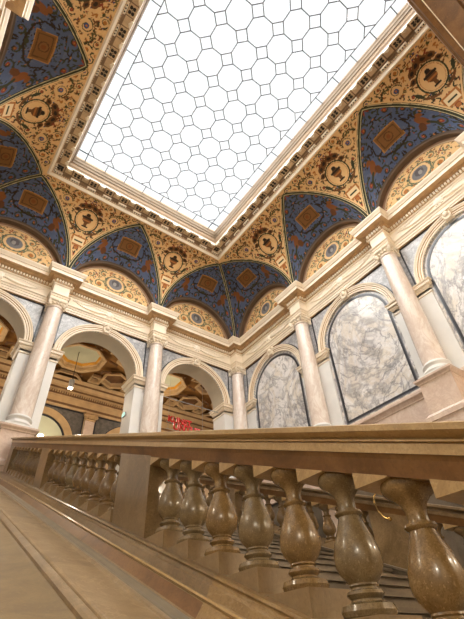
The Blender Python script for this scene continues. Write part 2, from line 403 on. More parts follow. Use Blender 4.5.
# ------------------------------------------------------------------ columns
def make_column():
    t = empty('column')
    mb = MB(); mb.box(-.40,.40,-.40,.40,-1.15,-.42)
    def sq(mb, prof):
        k = len(prof); V = []
        for sx, sy in ((-1,-1),(1,-1),(1,1),(-1,1)):
            for r, z in prof: V.append((sx*r, sy*r, z))
        mb.add(V, [(i*k+j, ((i+1)%4)*k+j, ((i+1)%4)*k+j+1, i*k+j+1) for i in range(4) for j in range(k-1)]+[tuple(i*k for i in range(4)), tuple(i*k+k-1 for i in range(4))])
    sq(mb, [(.40,-.44),(.42,-.43),(.43,-.40),(.47,-.36),(.48,-.345),(.48,-.30),(.40,-.30)])
    sq(mb, [(.50,-1.35),(.50,-1.24),(.46,-1.21),(.44,-1.17),(.40,-1.15)])
    sq(mb, [(.46,-1.75),(.46,-1.35)])
    mb.build('pedestal', M['pink'], t)
    mb = MB(); mb.box(-.37,.37,-.37,.37,-.30,-.20)
    mb.lathe([(.30,-.20),(.35,-.19),(.37,-.15),(.35,-.10),(.31,-.09),(.30,-.07),(.285,-.04),(.30,0),(.315,.01),(.33,.03),(.325,.06),(.30,.08),(.29,.10)], n=40)
    mb.build('base', M['white'], t, smooth=True)
    mb = MB(); pr = []
    for i in range(13):
        q = i/12; pr.append((.285-.05*q**1.6, .10+q*3.82))
    mb.lathe([(.29,.08)]+pr+[(.25,3.93),(.262,3.945),(.262,3.97),(.24,3.985),(.235,4.0)], n=48); mb.build('shaft', M['column'], t, smooth=True)
    mb = MB(); mb.lathe([(.235,3.99),(.24,4.03),(.285,4.07),(.30,4.10),(.27,4.13)], n=32)
    for j in range(16):
        a = j*math.pi/8; mb.ball((.275*math.cos(a), .275*math.sin(a), 4.07), .035, (1,1,1.4), 8)
    mb.box(-.25,.25,-.25,.25,4.10,4.15)
    sq(mb, [(.26,4.14),(.30,4.165),(.31,4.18),(.31,ZA),(.26,ZA)])
    cap = mb.build('capital', M['cream'], t, smooth=True)
    for sx in (-1, 1):
        for sy in (-1, 1):
            mb = MB(); dx, dy = sx/math.sqrt(2), sy/math.sqrt(2); pts = []; rad = []
            for i in range(26):
                a = i/25*2.2*2*math.pi; r = .085*(1-i/25*.85)
                pts.append((dx*(.33+r*math.sin(a)*1.0), dy*(.33+r*math.sin(a)*1.0), 4.075+r*math.cos(a))); rad.append(.034*(1-.5*i/25))
            mb.tube(pts, rad, 8)
            mb.ball((dx*.33, dy*.33, 4.075), .05, (1,1,1), 8)
            mb.build('volute', M['creamhi'], cap, smooth=True)
    for a, b in ((0,-.3),(0,.3),(-.3,0),(.3,0)):
        mb = MB(); mb.ball((a,b,4.16),.05,(1,1,1),8); mb.build('flower', M['creamhi'], cap, smooth=True)
    return t
col0 = make_column()
cols = [((0,0,0),'slim marble column standing in the corner where the arcade meets the marble wall'),
        ((-BX,0,0),'marble column between the two right-hand open arches of the arcade'),
        ((-2*BX,0,0),'marble column at the head of the near balustrade beside the large left arch'),
        ((0,-BY,0),'marble column between the two fully visible blind marble arches'),
        ((0,-2*BY,0),'marble column on a pink pedestal at the right, nearest column in view'),
        ((-3*BX,0,0),'marble column at the far left end of the arcade'),
        ((0,-3*BY,0),'marble column past the rightmost blind arch')]
for i, (l, lab) in enumerate(cols):
    if i == 0: o = col0
    elif i < 5: o = copy_thing(col0, l)
    else: continue
    tag(o, lab, 'column', 'marble columns round the stairwell')
# ------------------------------------------------------------------ painting canvases
class Canvas:
    def __init__(s, W, H, bg, res=100):
        s.W, s.H, s.res = W, H, res; s.w, s.h = int(W*res)+1, int(H*res)+1
        s.a = np.zeros((s.h, s.w, 3)); s.a[:] = bg
        s.X, s.Y = np.meshgrid((np.arange(s.w))/res-W/2, np.arange(s.h)/res)
        rs = np.random.default_rng(5); s.a *= 1+.03*rs.normal(size=(s.h, s.w, 1))
    def region(s, x0, x1, y0, y1):
        i0 = max(0, int((x0+s.W/2)*s.res)-1); i1 = min(s.w, int((x1+s.W/2)*s.res)+3); j0 = max(0, int(y0*s.res)-1); j1 = min(s.h, int(y1*s.res)+3)
        return slice(j0, max(j0, j1)), slice(i0, max(i0, i1))
    def ell(s, x, y, rx, ry, col, rot=0, hole=0):
        R = max(rx, ry); sl = s.region(x-R, x+R, y-R, y+R); X = s.X[sl]-x; Y = s.Y[sl]-y
        c, q = math.cos(rot), math.sin(rot); u = (X*c+Y*q)/rx; v = (-X*q+Y*c)/ry; d = np.sqrt(u*u+v*v)
        s.a[sl][(d <= 1) & (d >= hole)] = col
    def rect(s, x, y, hx, hy, col, rot=0, hole=None):
        R = math.hypot(hx, hy); sl = s.region(x-R, x+R, y-R, y+R); X = s.X[sl]-x; Y = s.Y[sl]-y
        c, q = math.cos(rot), math.sin(rot); u = np.abs(X*c+Y*q); v = np.abs(-X*q+Y*c); m = (u <= hx) & (v <= hy)
        if hole is not None: m &= ~((u <= hx-hole) & (v <= hy-hole))
        s.a[sl][m] = col
    def line(s, pts, w, col):
        for (x0, y0, *r0), (x1, y1, *r1) in zip(pts[:-1], pts[1:]):
            n = max(1, int(math.hypot(x1-x0, y1-y0)*s.res))
            for i in range(n): t = i/n; ww = w if not r0 else r0[0]*(1-t)+r1[0]*t; s.ell(x0+(x1-x0)*t, y0+(y1-y0)*t, ww, ww, col)
    def spiral(s, x, y, r, a0, turns, col, w, sg=1):
        P = []
        for i in range(30):
            t = i/29; a = a0+sg*turns*2*math.pi*t; q = r*(1-.85*t); P.append((x+q*math.cos(a), y+q*math.sin(a), w*(1-.5*t)))
        s.line(P, w, col)
    def leaf(s, x, y, L, rot, col): s.ell(x+L*.5*math.cos(rot), y+L*.5*math.sin(rot), L*.5, L*.17, col, rot)
    def get(s, x, y):
        i = np.clip(((x+s.W/2)*s.res), 0, s.w-1).astype(int); j = np.clip(y*s.res, 0, s.h-1).astype(int)
        return s.a[j, i]
L3 = lambda r, g, b: np.array(srgb(r, g, b)[:3])
DG, BR, OR, RE, BL_, DK = L3(58,60,40), L3(112,72,40), L3(176,112,56), L3(138,62,44), L3(62,78,124), L3(48,38,28)
TANC, BLUE, CRM = L3(226,188,134), L3(82,96,126), L3(236,214,170)
rg = random.Random(11)
def mirror(cv): 
    m = cv.w//2; cv.a[:, cv.w-m:] = cv.a[:, :m][:, ::-1]
def foliage(cv, n, x0, x1, y0, y1, cols, lo=.035, hi=.10):
    for _ in range(n):
        x = rg.uniform(x0, x1); y = rg.uniform(y0, y1); c = rg.choice(cols); a = rg.uniform(0, 6.28)
        cv.leaf(x, y, rg.uniform(lo, hi), a, c); cv.leaf(x, y, rg.uniform(lo, hi), a+rg.uniform(.7, 1.4), c)
        if rg.random() < .35: cv.ell(x, y, .022, .022, rg.choice([RE, OR, BL_]))
# pendentive: x across (0 at the column), y up along the cove, 0..3.6 m
HC = 3.6; PT = Canvas(3.9, HC, TANC)
foliage(PT, 620, -1.95, 0, .2, 3.5, [DG, DG, BR, OR, BR, RE, L3(104,96,60)], .045, .14)
def scroll(cv, x, y, r, a, sg, c1=DG, fl=BL_):
    cv.ell(x, y, r*1.05, r*1.05, cv.bgc)
    cv.spiral(x, y, r, a, 1.3, c1, .016, sg); cv.ell(x, y, r*.38, r*.38, fl); cv.ell(x, y, r*.15, r*.15, OR)
    for i in range(7): b = a+sg*i*.8; cv.leaf(x+r*math.cos(b), y+r*math.sin(b), r*.42, b+sg*.8, rg.choice([c1, BR, c1]))
PT.bgc = TANC
for (x, y, r, a, sg, f) in ((-.92,2.86,.20,0,1,BL_), (-1.5,3.08,.16,1,-1,OR), (-.70,2.35,.13,2,1,RE), (-1.25,3.3,.12,2,1,RE), (-.42,1.55,.12,1,-1,RE), (-.62,3.28,.14,3,-1,OR), (-.24,.80,.09,0,1,BL_), (-1.75,3.28,.12,0,1,BL_)):
    scroll(PT, x, y, r, a, sg, DG, f)
for k in range(3): PT.spiral(-1.15+.1*k, 2.98, .28+.1*k, 3.6, .4, DG, .014, -1)
# dark acanthus crown above the medallion
for (x, y, r) in ((-.12,2.96,.15),(-.32,2.88,.14),(-.44,2.66,.11)): PT.ell(x, y, r, r*.75, BR, .5); PT.ell(x, y, r*.5, r*.35, DK, .5)
mirror(PT)
PT.ell(0,2.38,.44,.46,TANC*1.05); PT.ell(0,2.38,.44,.46,DG,0,.89); PT.ell(0,2.38,.36,.38,OR,0,.965)
PT.ell(0,2.42,.17,.17,BR); PT.rect(0,2.48,.20,.035,DK); PT.rect(0,2.36,.16,.022,OR); PT.ell(0,2.20,.06,.09,BR); PT.rect(0,2.13,.11,.025,DK); PT.ell(0,2.60,.08,.07,DK)
for sg in (-1,1): PT.line([(sg*.5,2.05),(sg*.35,1.93),(sg*.12,1.86)], .035, BR); PT.leaf(sg*.5,2.1,.3,math.pi/2+sg*-.5,DG)
PT.rect(0,1.52,.26,.18,OR); PT.rect(0,1.52,.21,.13,CRM); PT.rect(0,1.52,.15,.03,DG); PT.ell(0,1.26,.09,.08,RE); PT.ell(0,1.26,.07,.06,OR)
for a in range(7): PT.leaf(0,.98,.17,-2.6+a*.72,DG)
PT.ell(0,.98,.06,.06,RE); PT.ell(0,.62,.05,.09,OR); PT.ell(0,.42,.04,.05,DG)
# blue web: x across (-1.95..1.95), y from wall arch outward 0..2.4
BW = Canvas(3.9, 2.6, BLUE)
foliage(BW, 300, -1.95, 0, .02, 2.5, [DK, DG, DK, DG, L3(96,104,128)], .05, .17); BW.bgc = BLUE
for (x, y, r, a, sg, f) in ((-.42,1.62,.17,0,1,RE), (-.20,1.98,.10,2,-1,RE), (-.80,1.30,.12,0,1,RE), (-1.35,.42,.16,1,1,RE), (-1.62,.2,.1,1,1,RE), (-.72,.2,.13,2,-1,RE),(-1.1,.95,.1,0,1,OR), (-.28,.22,.12,0,1,L3(120,70,50))):
    scroll(BW, x, y, r*1.15, a, sg, DK, f); BW.spiral(x, y, r*1.15, a, 1.1, DG, .026, sg)
for (x, y) in ((-.98,.62),):
    BW.ell(x, y, .21, .12, L3(128,78,40), .9); BW.ell(x-.02, y+.22, .10, .08, L3(128,78,40)); BW.ell(x+.1, y-.18, .10, .14, L3(100,62,34), .3); BW.line([(x-.1,y-.1),(x-.25,y-.2),(x-.32,y-.36)], .04, DG)
BW.line([(-.6,1.0),(-.66,.75),(-.5,.5),(-.15,.38),(0,.36)], .025, DK)
mirror(BW)
BW.rect(0,.86,.42,.29,L3(124,86,44)); BW.rect(0,.86,.42,.29,L3(170,124,66),0,.03); BW.rect(0,.86,.33,.21,L3(92,62,32),0,.03)
BW.ell(0,.86,.15,.15,L3(92,58,30),0,.8); BW.ell(0,.86,.07,.07,L3(120,70,34)); 
for a in range(6): BW.leaf(0,2.1,.2,a*1.05,RE)
BW.ell(0,.42,.08,.06,DG)
# lunette: half disc radius 1.75
LU = Canvas(3.7, 1.9, TANC); LU.bgc = TANC
foliage(LU, 240, -1.8, 0, .0, 1.8, [DG, OR, BR, L3(90,104,72), RE], .04, .11)
GR = L3(98,108,84)
for (x, y, r, a, sg) in ((-.62,.62,.24,0,1),(-1.08,.42,.20,1,-1),(-1.42,.25,.13,0,1),(-.52,1.18,.16,1,1),(-1.0,.95,.13,1,-1),(-.3,.2,.15,1,1),(-.78,.16,.12,1,1)): scroll(LU, x, y, r, a, sg, GR, OR); LU.spiral(x, y, r, a, 1.1, GR, .024, sg)
mirror(LU)
LU.ell(0,.89,.42,.40,L3(96,106,84),0,.88); LU.ell(0,.89,.34,.33,L3(226,190,140)); LU.ell(0,.89,.27,.26,L3(120,118,120)); LU.ell(0,.94,.15,.17,L3(92,88,90)); LU.ell(.03,.89,.07,.1,L3(150,146,142))
# ------------------------------------------------------------------ painted vault
Z0, HZ = 5.5, 2.86
ceiling = tag(empty('ceiling', (-XW/2, -YS/2, Z0)), 'painted coved vault with blue webs round the skylight', kind='structure')
def painted_grid(name, P, COL, parent):
    n, m, _ = P.shape; idx = np.arange(n*m).reshape(n, m)
    Fq = np.stack([idx[:-1,:-1], idx[1:,:-1], idx[1:,1:], idx[:-1,1:]], -1).reshape(-1, 4)
    me = bpy.data.meshes.new(name); me.from_pydata(P.reshape(-1, 3).tolist(), [], Fq.tolist()); me.update()
    ca = me.color_attributes.new('paint', 'FLOAT_COLOR', 'POINT'); c4 = np.ones((n*m, 4)); c4[:, :3] = np.clip(COL.reshape(-1, 3), 0, 1)
    ca.data.foreach_set('color', c4.ravel()); me.materials.append(M['paint']); me.shade_smooth()
    o = bpy.data.objects.new(name, me); C.objects.link(o)
    o.parent = parent; o.matrix_parent_inverse = Matrix.Translation(-Vector(parent.location)); return o
def apply(F, S, D, Z):
    if F is FN: return np.stack([-S, -D, Z], -1)
    if F is FE: return np.stack([-D, -S, Z], -1)
    return np.stack([-XW+D, -S, Z], -1)
DCN, DCE = 2.0, 2.35            # cove depths at the back wall and at the side walls
PW = 1.12; AN, AE = 1.55, 1.84
PHAF = lambda A, Dc: math.acos(1-A/Dc)
DFR = {id(FN): 1.72, id(FE): 2.02, id(FW): 2.02}
def apo(F): return apE if F is FN else apN
def pendentive(F, B, k, Dc, nb, Dother):
    c = k*B; hb = B/2; nr, nc = 190, 170
    phm = math.acos(1-DFR[id(F)]/Dc)
    ph = np.linspace(.001, phm, nr)[:, None]; u = np.linspace(-1, 1, nc)[None]
    A = AN if F is FN else AE; PHA = PHAF(A, Dc)
    s = np.clip(1-Dc*(1-np.cos(ph))/A, 0, 1)**(1/PW); hwd = hb*(1-s)
    hl = hwd.copy(); hr = hwd.copy()
    if k == 1: hl = np.where(ph < PHA, hl+(hb-apo(F))*(1-s)**2, hl)
    E = XW if F is FN else nb*B
    if k == nb-1: hr = np.where(ph < PHA, hr+(E-c-apo(F)-hb)*(1-s)**2, hr)
    # beside a corner the strip runs on to the mitre line
    mit = Dother*(1-np.cos(ph))
    if k == 1: hl = np.where(ph >= PHA, c-mit, hl)
    if k == nb-1: hr = np.where(ph >= PHA, E-c-mit, hr)
    x = np.where(u < 0, u*hl, u*hr); D = Dc*(1-np.cos(ph))+0*x; Z = Z0+HZ*np.sin(ph)+0*x
    Yc = (ph/phm)*3.5+0*x; col = PT.get(x, Yc)
    # striped edge along the groin
    lim = np.where(u < 0, hl, hr)+0*x; e = (lim-np.abs(x)); live = (ph < PHA)+(0*x).astype(bool)
    sl = 1/np.sqrt(1+(2.2)**2*0+0*x)
    for a, b, cc in ((0,.045,DG),(.045,.065,CRM),(.065,.09,DG),(.09,.15,TANC)):
        mm = live & (e >= a) & (e < b); col[mm] = cc
    col[(Yc > 3.40)] = TANC
    return painted_grid('pendentive', apply(F, c+x, D, Z), col, ceiling)
def web(F, B, k, Dc, nb, apexO):
    c = (k+.5)*B; hb = B/2; nr, nc = 130, 241
    th = np.linspace(0, math.pi, nc)[None]; s = -np.cos(th); v = np.linspace(0, 1, nr)[:, None]
    A = AN if F is FN else AE; g = A*(1-np.abs(s)**PW); zg = Z0+HZ*np.sqrt(np.clip(1-(1-g/Dc)**2, 0, 1)); xg = c+s*hb
    # corner halves end on the diagonal crease instead
    ax = A; t = None
    if k == 0:
        t = 1-np.abs(np.clip(-s, 0, 1))**PW; xg = np.where(s < 0, apexO*t+(hb-apexO)*0, np.where(s >= 0, c+s*hb-(hb-apexO)*(1-s)**2, xg)); g = np.where(s < 0, ax*t, g)
    if k == nb-1:
        t = 1-np.abs(np.clip(s, 0, 1))**PW; E = XW if F is FN else nb*B; xg = np.where(s > 0, E-apexO*t, np.where(s <= 0, c+s*hb+(E-c-apexO)*(1+s)**2, xg)); g = np.where(s > 0, ax*t, g)
    rw = 1.72; x0 = c+s*rw; z0 = Z0-.0+1.74*np.sqrt(1-s**2); d0 = -.02
    X = x0*(1-v)+xg*v; D = d0*(1-v)+g*v; Z = z0*(1-v)+zg*v+.10*np.sin(np.pi*v)*np.sqrt(1-s**2)
    Lg = np.sqrt((xg-x0)**2+(g-d0)**2+(zg-z0)**2)
    col = BW.get((X-c), v*Lg+.03)
    e = (1-v)*Lg+0*X
    for a, b, cc in ((0,.03,DK),(.03,.06,L3(120,128,96)),(.06,.075,CRM),(.075,.11,DG)): col[(e >= a) & (e < b)] = cc
    e2 = v*Lg+0*X; col[e2 < .05] = L3(92,80,70)
    return painted_grid('vault_web', apply(F, X, D, Z), col, ceiling)
def lunette(F, B, k):
    c = (k+.5)*B; nr, nc = 90, 180; th = np.linspace(0, math.pi, nc)[None]; r = np.linspace(.001, 1.72, nr)[:, None]
    X = r*np.cos(th)*1.0; Z = r*np.sin(th)*1.012; col = LU.get(X, Z); q = r+0*X
    col[(q > 1.54) & (q < 1.56)] = L3(140,96,60); col[q > 1.56] = L3(196,170,140); col[q > 1.60] = L3(150,118,92)
    o = painted_grid('lunette', apply(F, c+X, -.22+0*X, Z0-.02+Z), col, ceiling)
    mb = MB(); kk = 60; V = []
    for i in range(kk+1):
        a = math.pi*i/kk
        for rr, d in ((1.70, -.24), (1.70, -.04), (1.745, -.015), (1.79, -.04), (1.79, -.5)): V.append(F(c+rr*math.cos(a), d, Z0-.02+rr*1.012*math.sin(a)))
    mb.add(V, [(i*5+j, (i+1)*5+j, (i+1)*5+j+1, i*5+j+1) for i in range(kk) for j in range(4)])
    mb.build('arch_band', plain('brown band plaster', srgb(122,96,74), .75, .08, 3) if 'band' not in M else M['band'], ceiling, smooth=True)
M['band'] = plain('brown band plaster', srgb(104,84,66), .75, .08, 3)  # dark tone carries the shade of the recessed, unlit band
apE, apN = AE, AN
for F, B, nb, Dc, Do, apO in ((FN, BX, 3, DCN, DCE, apE), (FE, BY, 4, DCE, DCN, apN), (FW, BY, 4, DCE, DCN, apN)):
    for k in range(1, nb): pendentive(F, B, k, Dc, nb, Do)
    for k in range(nb): web(F, B, k, Dc, nb, apO); lunette(F, B, k)
# backing wall above the cornice so that the lunettes sit on something
for F, T, nm in ((FN, XW, wall_back), (FE, YS, wall_right), (FW, YS, wall_left)):
    mb = MB(); mb.box(-.5, T+.5, -.7, -.26, 5.52, 8.6, F); mb.build('upper_wall', M['tanst'], nm)
# ------------------------------------------------------------------ skylight and its frame
FX0, FX1, FY0, FY1 = -2.02, -9.34, -1.72, -YS+1.72
fl = [(FX0, FY0), (FX1, FY0), (FX1, FY1), (FX0, FY1)]
win = tag(empty('window_1', (-XW/2, -YS/2, 8.4)), 'large rectangular skylight of octagonal panes', kind='structure')
def frame_part(prof, mat, name):
    mb = MB(); sweep(mb, fl, [0,1,2,3], prof, True); return mb.build(name, M[mat], win, fix=False)
frame_part([(-.10,8.36),(-.03,8.31),(.0,8.27),(.015,8.265),(.07,8.34),(.085,8.36)], 'creamhi', 'outer_moulding')
frame_part([(.085,8.36),(.10,8.36),(.10,8.47),(.13,8.48),(.13,8.56),(.40,8.60),(.40,8.56),(.42,8.56)], 'frameb', 'coffer_band')
frame_part([(.42,8.56),(.42,8.55),(.455,8.55),(.46,8.60)], 'creamhi', 'middle_moulding')
frame_part([(.46,8.60),(.475,8.66),(.50,8.70),(.51,8.80),(.53,8.84)], 'inner2', 'cove_moulding')
frame_part([(.53,8.84),(.545,8.84),(.55,8.95),(.575,8.99),(.58,9.10),(.60,9.14),(.60,9.22)], 'inner', 'inner_moulding')
def along(mbs, a, b, n_in, npitch):
    a = Vector(a); b = Vector(b); t = (b-a).normalized(); L = (b-a).length; nn = Vector((-t.y, t.x))
    T = lambda x, y, z: (a.x+t.x*x+nn.x*y, a.y+t.y*x+nn.y*y, z)
    off = .27; n = npitch; pit = (L-2*off)/n
    for j in range(n+1):
        c = off+j*pit
        # square coffer rim and its dark cross
        z = 8.58
        mbs['rim'].box(c-.15,c+.15,.185,.215,z-.05,z+.02,T); mbs['rim'].box(c-.15,c+.15,.385,.41,z-.05,z+.02,T)
        mbs['rim'].box(c-.15,c-.125,.215,.385,z-.05,z+.02,T); mbs['rim'].box(c+.125,c+.15,.215,.385,z-.05,z+.02,T)
        mbs['bed'].box(c-.13,c+.13,.21,.39,z-.03,z+.02,T)
        for sx in (-1,1):
            for sy in (-1,1): mbs['cross'].ball((c+sx*.062,.30+sy*.048,z-.036),.052,(1,1,.4),8,T)
        mbs['cross'].ball((c,.30,z-.035),.02,(1,1,.8),6,T)
        if j < n:
            m = c+pit/2; e = pit/2-.19
            mbs['white'].box(m-e*.8,m+e*.8,.41,.455,8.47,8.56,T); mbs['white'].ball((m,.40,8.50),.06,(1,1,.8),8,T)
            mbs['white'].ball((m-.06,.40,8.54),.035,(1,1,1),6,T); mbs['white'].ball((m+.06,.40,8.54),.035,(1,1,1),6,T)
            mbs['rim'].box(m-e,m+e,.20,.40,8.55,8.60,T)
            # outer plaque with three drops
        mbs['plaq'].box(c-.16,c+.16,.085,.165,8.40,8.49,T); mbs['plaq'].box(c-.13,c+.13,.095,.175,8.385,8.41,T)
        for q in (-1,0,1): mbs['cross'].ball((c+q*.085,.135,8.383),.026,(1,1,.6),6,T)
    nb = int(L/.075)
    for j in range(nb): mbs['rim'].box(.1+j*.075,.1+j*.075+.04,.085,.112,8.34,8.385,T)
mbs = {k: MB() for k in ('rim','bed','cross','white','plaq')}
along(mbs, fl[0], fl[1], 0, 11); along(mbs, fl[1], fl[2], 0, 18); along(mbs, fl[3], fl[0], 0, 18)
mbs['rim'].build('coffer_rim', M['rim'], win); mbs['bed'].build('coffer_bed', M['rim'], win); mbs['cross'].build('rosette', M['dark'], win)
mbs['white'].build('bracket', M['creamhi'], win); mbs['plaq'].build('bead_plaque', M['creamhi'], win)
GX0, GX1, GY0, GY1 = FX0-.60, FX1+.60, FY0-.60, FY1+.60; GZ = 9.2
mb = MB(); mb.box(GX1-.02, GX0+.02, GY1-.02, GY0+.02, GZ, GZ+.03); mb.build('glass_pane', M['glass'], win)
mb = MB()
def bar(p, q, wd=.030):
    a = Vector(p); b = Vector(q); t = (b-a)
    if t.length < .01: return
    t.normalize(); n = Vector((-t.y, t.x))*wd/2
    P = [a-n, b-n, b+n, a+n]; mb.add([(v.x, v.y, z) for z in (GZ-.03, GZ-.001) for v in P], [(3,2,1,0),(4,5,6,7),(0,1,5,4),(1,2,6,5),(2,3,7,6),(3,0,4,7)])
bw = .33; ix0, ix1, iy0, iy1 = GX1+bw, GX0-bw, GY1+bw, GY0-bw
nx = 7; px = (ix1-ix0)/nx; ny = int(round((iy1-iy0)/.80)); py = (iy1-iy0)/ny
for x in (ix0, ix1): bar((x, GY1), (x, GY0), .03)
for y in (iy0, iy1): bar((GX1, y), (GX0, y), .03)
for i in range(nx+1): x = ix0+i*px; bar((x, GY0), (x, iy1)); bar((x, GY1), (x, iy0))
for j in range(ny+1): y = iy0+j*py; bar((GX0, y), (ix1, y)); bar((GX1, y), (ix0, y))
q = .5-.2071
for i in range(nx):
    for j in range(ny):
        cx, cy = ix0+(i+.5)*px, iy0+(j+.5)*py
        if i: bar((cx-px/2, cy-.2071*py), (cx-px/2, cy+.2071*py))
        if j: bar((cx-.2071*px, cy-py/2), (cx+.2071*px, cy-py/2))
        for sx in (-1, 1):
            for sy in (-1, 1): bar((cx+sx*px/2, cy+sy*.2071*py), (cx+sx*.2071*px, cy+sy*py/2))
mb.build('glazing_bars', M['lead'], win)
# ------------------------------------------------------------------ gallery behind the open arches
GZC = 4.5; GY = 5.1
gal = tag(empty('wall_gallery', (-5.6, GY, 0)), 'back wall of the gallery with shallow arches', kind='structure')
mb = MB(); mb.box(-XW-1.5, 3, GY, GY+.3, -1.6, 5.3); mb.build('wall_face', plain('warm gallery plaster', srgb(206,180,140), .7, .06, 2), gal)
FG = lambda s, d, z: (-s, GY-d, z)
mb = MB(); rail_profile(mb, FG, -3, XW+1.5, [(0,3.36),(.08,3.36),(.10,3.44),(.12,3.45),(.14,3.54),(.05,3.56),(.05,3.86),(.10,3.89),(.12,3.94),(.12,4.05),(.22,4.09),(.32,4.12),(.32,4.22),(.40,4.32),(.42,4.40),(.55,4.50),(0,4.55)])
for i in range(150): mb.box(-3+i*.1,-3+i*.1+.055,.12,.18,3.96,4.04,FG)
o = mb.build('entablature', M['under'], gal, fix=False); o.data.materials.append(M['coffd'])
for pl in o.data.polygons[:16]:
    if pl.index in (3, 4, 7, 8, 10, 13): pl.material_index = 1  # brown strips draw the shade under the mouldings in colour
spc = plain('dark marble spandrel', srgb(104,98,92), .4, .2, 8)
for k in range(-1, 4):
    cx = 2.27+k*BX; zs = 1.85
    if cx < 0 and False: continue
    mb = MB(); ZS0 = ZSP
    def ringg(r0, r1, d, nm, mt, half=False):
        mb = MB(); V = []; n = 40
        for i in range(n+1):
            a = math.pi*i/n
            for r, dd in ((r0,0),(r0,d),(r1,d),(r1,0)): V.append(FG(cx+r*math.cos(a), dd, zs+r*math.sin(a)))
        mb.add(V, [(i*4+j, (i+1)*4+j, (i+1)*4+j+1, i*4+j+1) for i in range(n) for j in range(3)])
        for sg in (-1, 1): mb.box(cx+sg*r0, cx+sg*r1, 0, d, -1.6, zs, FG)
        mb.build(nm, mt, gal)
    # field, dark strip, archivolt, dark spandrel border
    mb = MB(); mb.prism([(cx+.98*math.cos(math.pi*i/30), zs+.98*math.sin(math.pi*i/30)) for i in range(31)]+[(cx-.98,-1.6),(cx+.98,-1.6)], .0, .02, lambda u, v, t: FG(u, t, v)); mb.build('arch_field', M['dome' if k == 1 else 'tanst'], gal)  # left arch field is paler: its lamplight is put into the colour
    ringg(.98, 1.06, .03, 'inlay_strip', M['navy']); ringg(1.06, 1.36, .08, 'archivolt', M['under']); ringg(1.36, 1.40, .03, 'inlay_strip', M['navy'])
    mb = MB(); poly = [(cx-BX/2+.25, 3.36), (cx+BX/2-.25, 3.36), (cx+BX/2-.25, zs)]+[(cx+1.4*math.cos(math.pi*i/30), zs+1.4*math.sin(math.pi*i/30)) for i in range(31)]+[(cx-BX/2+.25, zs)]
    mb.prism(poly, 0, .015, lambda u, v, t: FG(u, t, v)); mb.build('spandrel', spc, gal)
    mb = MB(); mb.box(cx-BX/2+.22, cx+BX/2-.22, 0, .03, 3.30, 3.36, FG)
    for sg in (-1, 1): x = cx+sg*(BX/2-.27); mb.box(x-.025, x+.025, 0, .03, zs, 3.30, FG)
    mb.build('inlay_strip', M['navy'], gal)
    x = cx+BX/2
    mb = MB(); mb.box(x-.2, x+.2, 0, .12, -1.6, 3.04, FG); mb.build('pilaster', M['pink'], gal)
    mb = MB(); mb.box(x-.22, x+.22, 0, .16, 3.02, 3.08, FG); mb.box(x-.24,x+.24,0,.18,3.10,3.30,FG); mb.box(x-.30,x+.30,0,.24,3.30,3.37,FG)
    for sg in (-1,1): mb.ball((x+sg*.24,.16,3.20),.08,(1,1,1),10,FG)
    for j in range(5): mb.ball((x-.18+j*.09,.19,3.16),.04,(1,.6,1.6),8,FG)
    mb.build('pilaster_capital', M['under'], gal)
# coffered gallery ceiling
gc = tag(empty('ceiling', (-5.6, 3, GZC)), 'coffered gallery ceiling with octagonal fields', kind='structure')
mb = MB(); mb.box(-XW-1.5, 3, 1.0, GY+.2, GZC+.27, GZC+.45); mb.build('slab', M['coff'], gc)
def polycoff(cx, cy, R, n, rot, sy=1.0, rib=.10, depth=.32, inner='coffd', side='under', lip=None):
    P = [(cx+R*math.cos(rot+2*math.pi*i/n), cy+sy*R*math.sin(rot+2*math.pi*i/n)) for i in range(n)]
    sc = lambda f: [(cx+(x-cx)*f, cy+(y-cy)*f) for x, y in P]
    f1 = 1-rib/R; rings = [(P, GZC), (P, GZC-.05), (sc(1-rib*.35/R), GZC-.06), (sc(f1), GZC-.04), (sc(f1), GZC+.12), (sc(f1-.05), GZC+.14), (sc(f1-.06), GZC+.16)]
    mb = MB(); V = [(x, y, z) for ring, z in rings for x, y in ring]; k = len(rings)
    mb.add(V, [(r*n+i, r*n+(i+1) % n, (r+1)*n+(i+1) % n, (r+1)*n+i) for r in range(k-1) for i in range(n)]); mb.build('coffer_rib', M['under'], gc, fix=False)
    mb = MB(); rings = [(sc(f1-.05), GZC+.15), (sc(f1-.12), GZC+depth)]
    V = [(x, y, z) for ring, z in rings for x, y in ring]; mb.add(V, [(i, (i+1) % n, n+(i+1) % n, n+i) for i in range(n)]); mb.build('coffer_side', M[lip or inner], gc, fix=False)
    mb = MB(); mb.add([(x, y, GZC+depth) for x, y in sc(f1-.11)], [tuple(range(n))]); mb.build('coffer_field', M[inner], gc, fix=False)
yc = 2.95
for k in range(-1, 4):
    cx = -(k+.5)*BX; r8 = math.pi/8
    polycoff(cx, yc, 1.04, 8, r8, 1, .14, .26, 'dome', lip='gold')
    # elongated hexagons between the octagons and along the edges
    for sy in (-1, 1):
        polycoff(cx, yc+sy*1.68, .78, 6, 0, .62, .12, .2, 'coffd')
        polycoff(cx+BX/2, yc+sy*.86, .66, 6, math.pi/2, 1.0, .12, .2, 'coffd')
        for sx in (-1, 1): polycoff(cx+sx*1.12, yc+sy*1.12*1.08, .36, 4, math.pi/4, 1.0, .09, .2, 'coffd')
    polycoff(cx+BX/2, yc+1.9, .5, 6, 0, .7, .1, .22, 'coffd'); polycoff(cx+BX/2, yc-1.9, .5, 6, 0, .7, .1, .22, 'coffd')
    mb = MB(); 
    for sx in (-1, 1):
        for sy in (-1, 1):
            mb.tube([(cx+sx*1.07, yc+sy*.44, GZC-.02), (cx+sx*1.45, yc+sy*.30, GZC-.02)], .05, 6); mb.ball((cx+sx*1.1, yc+sy*.46, GZC-.07), .06, (1,1,.7), 8)
            mb.ball((cx+sx*.46, yc+sy*1.1, GZC-.07), .06, (1,1,.7), 8)
    mb.build('boss', M['coffd'], gc)
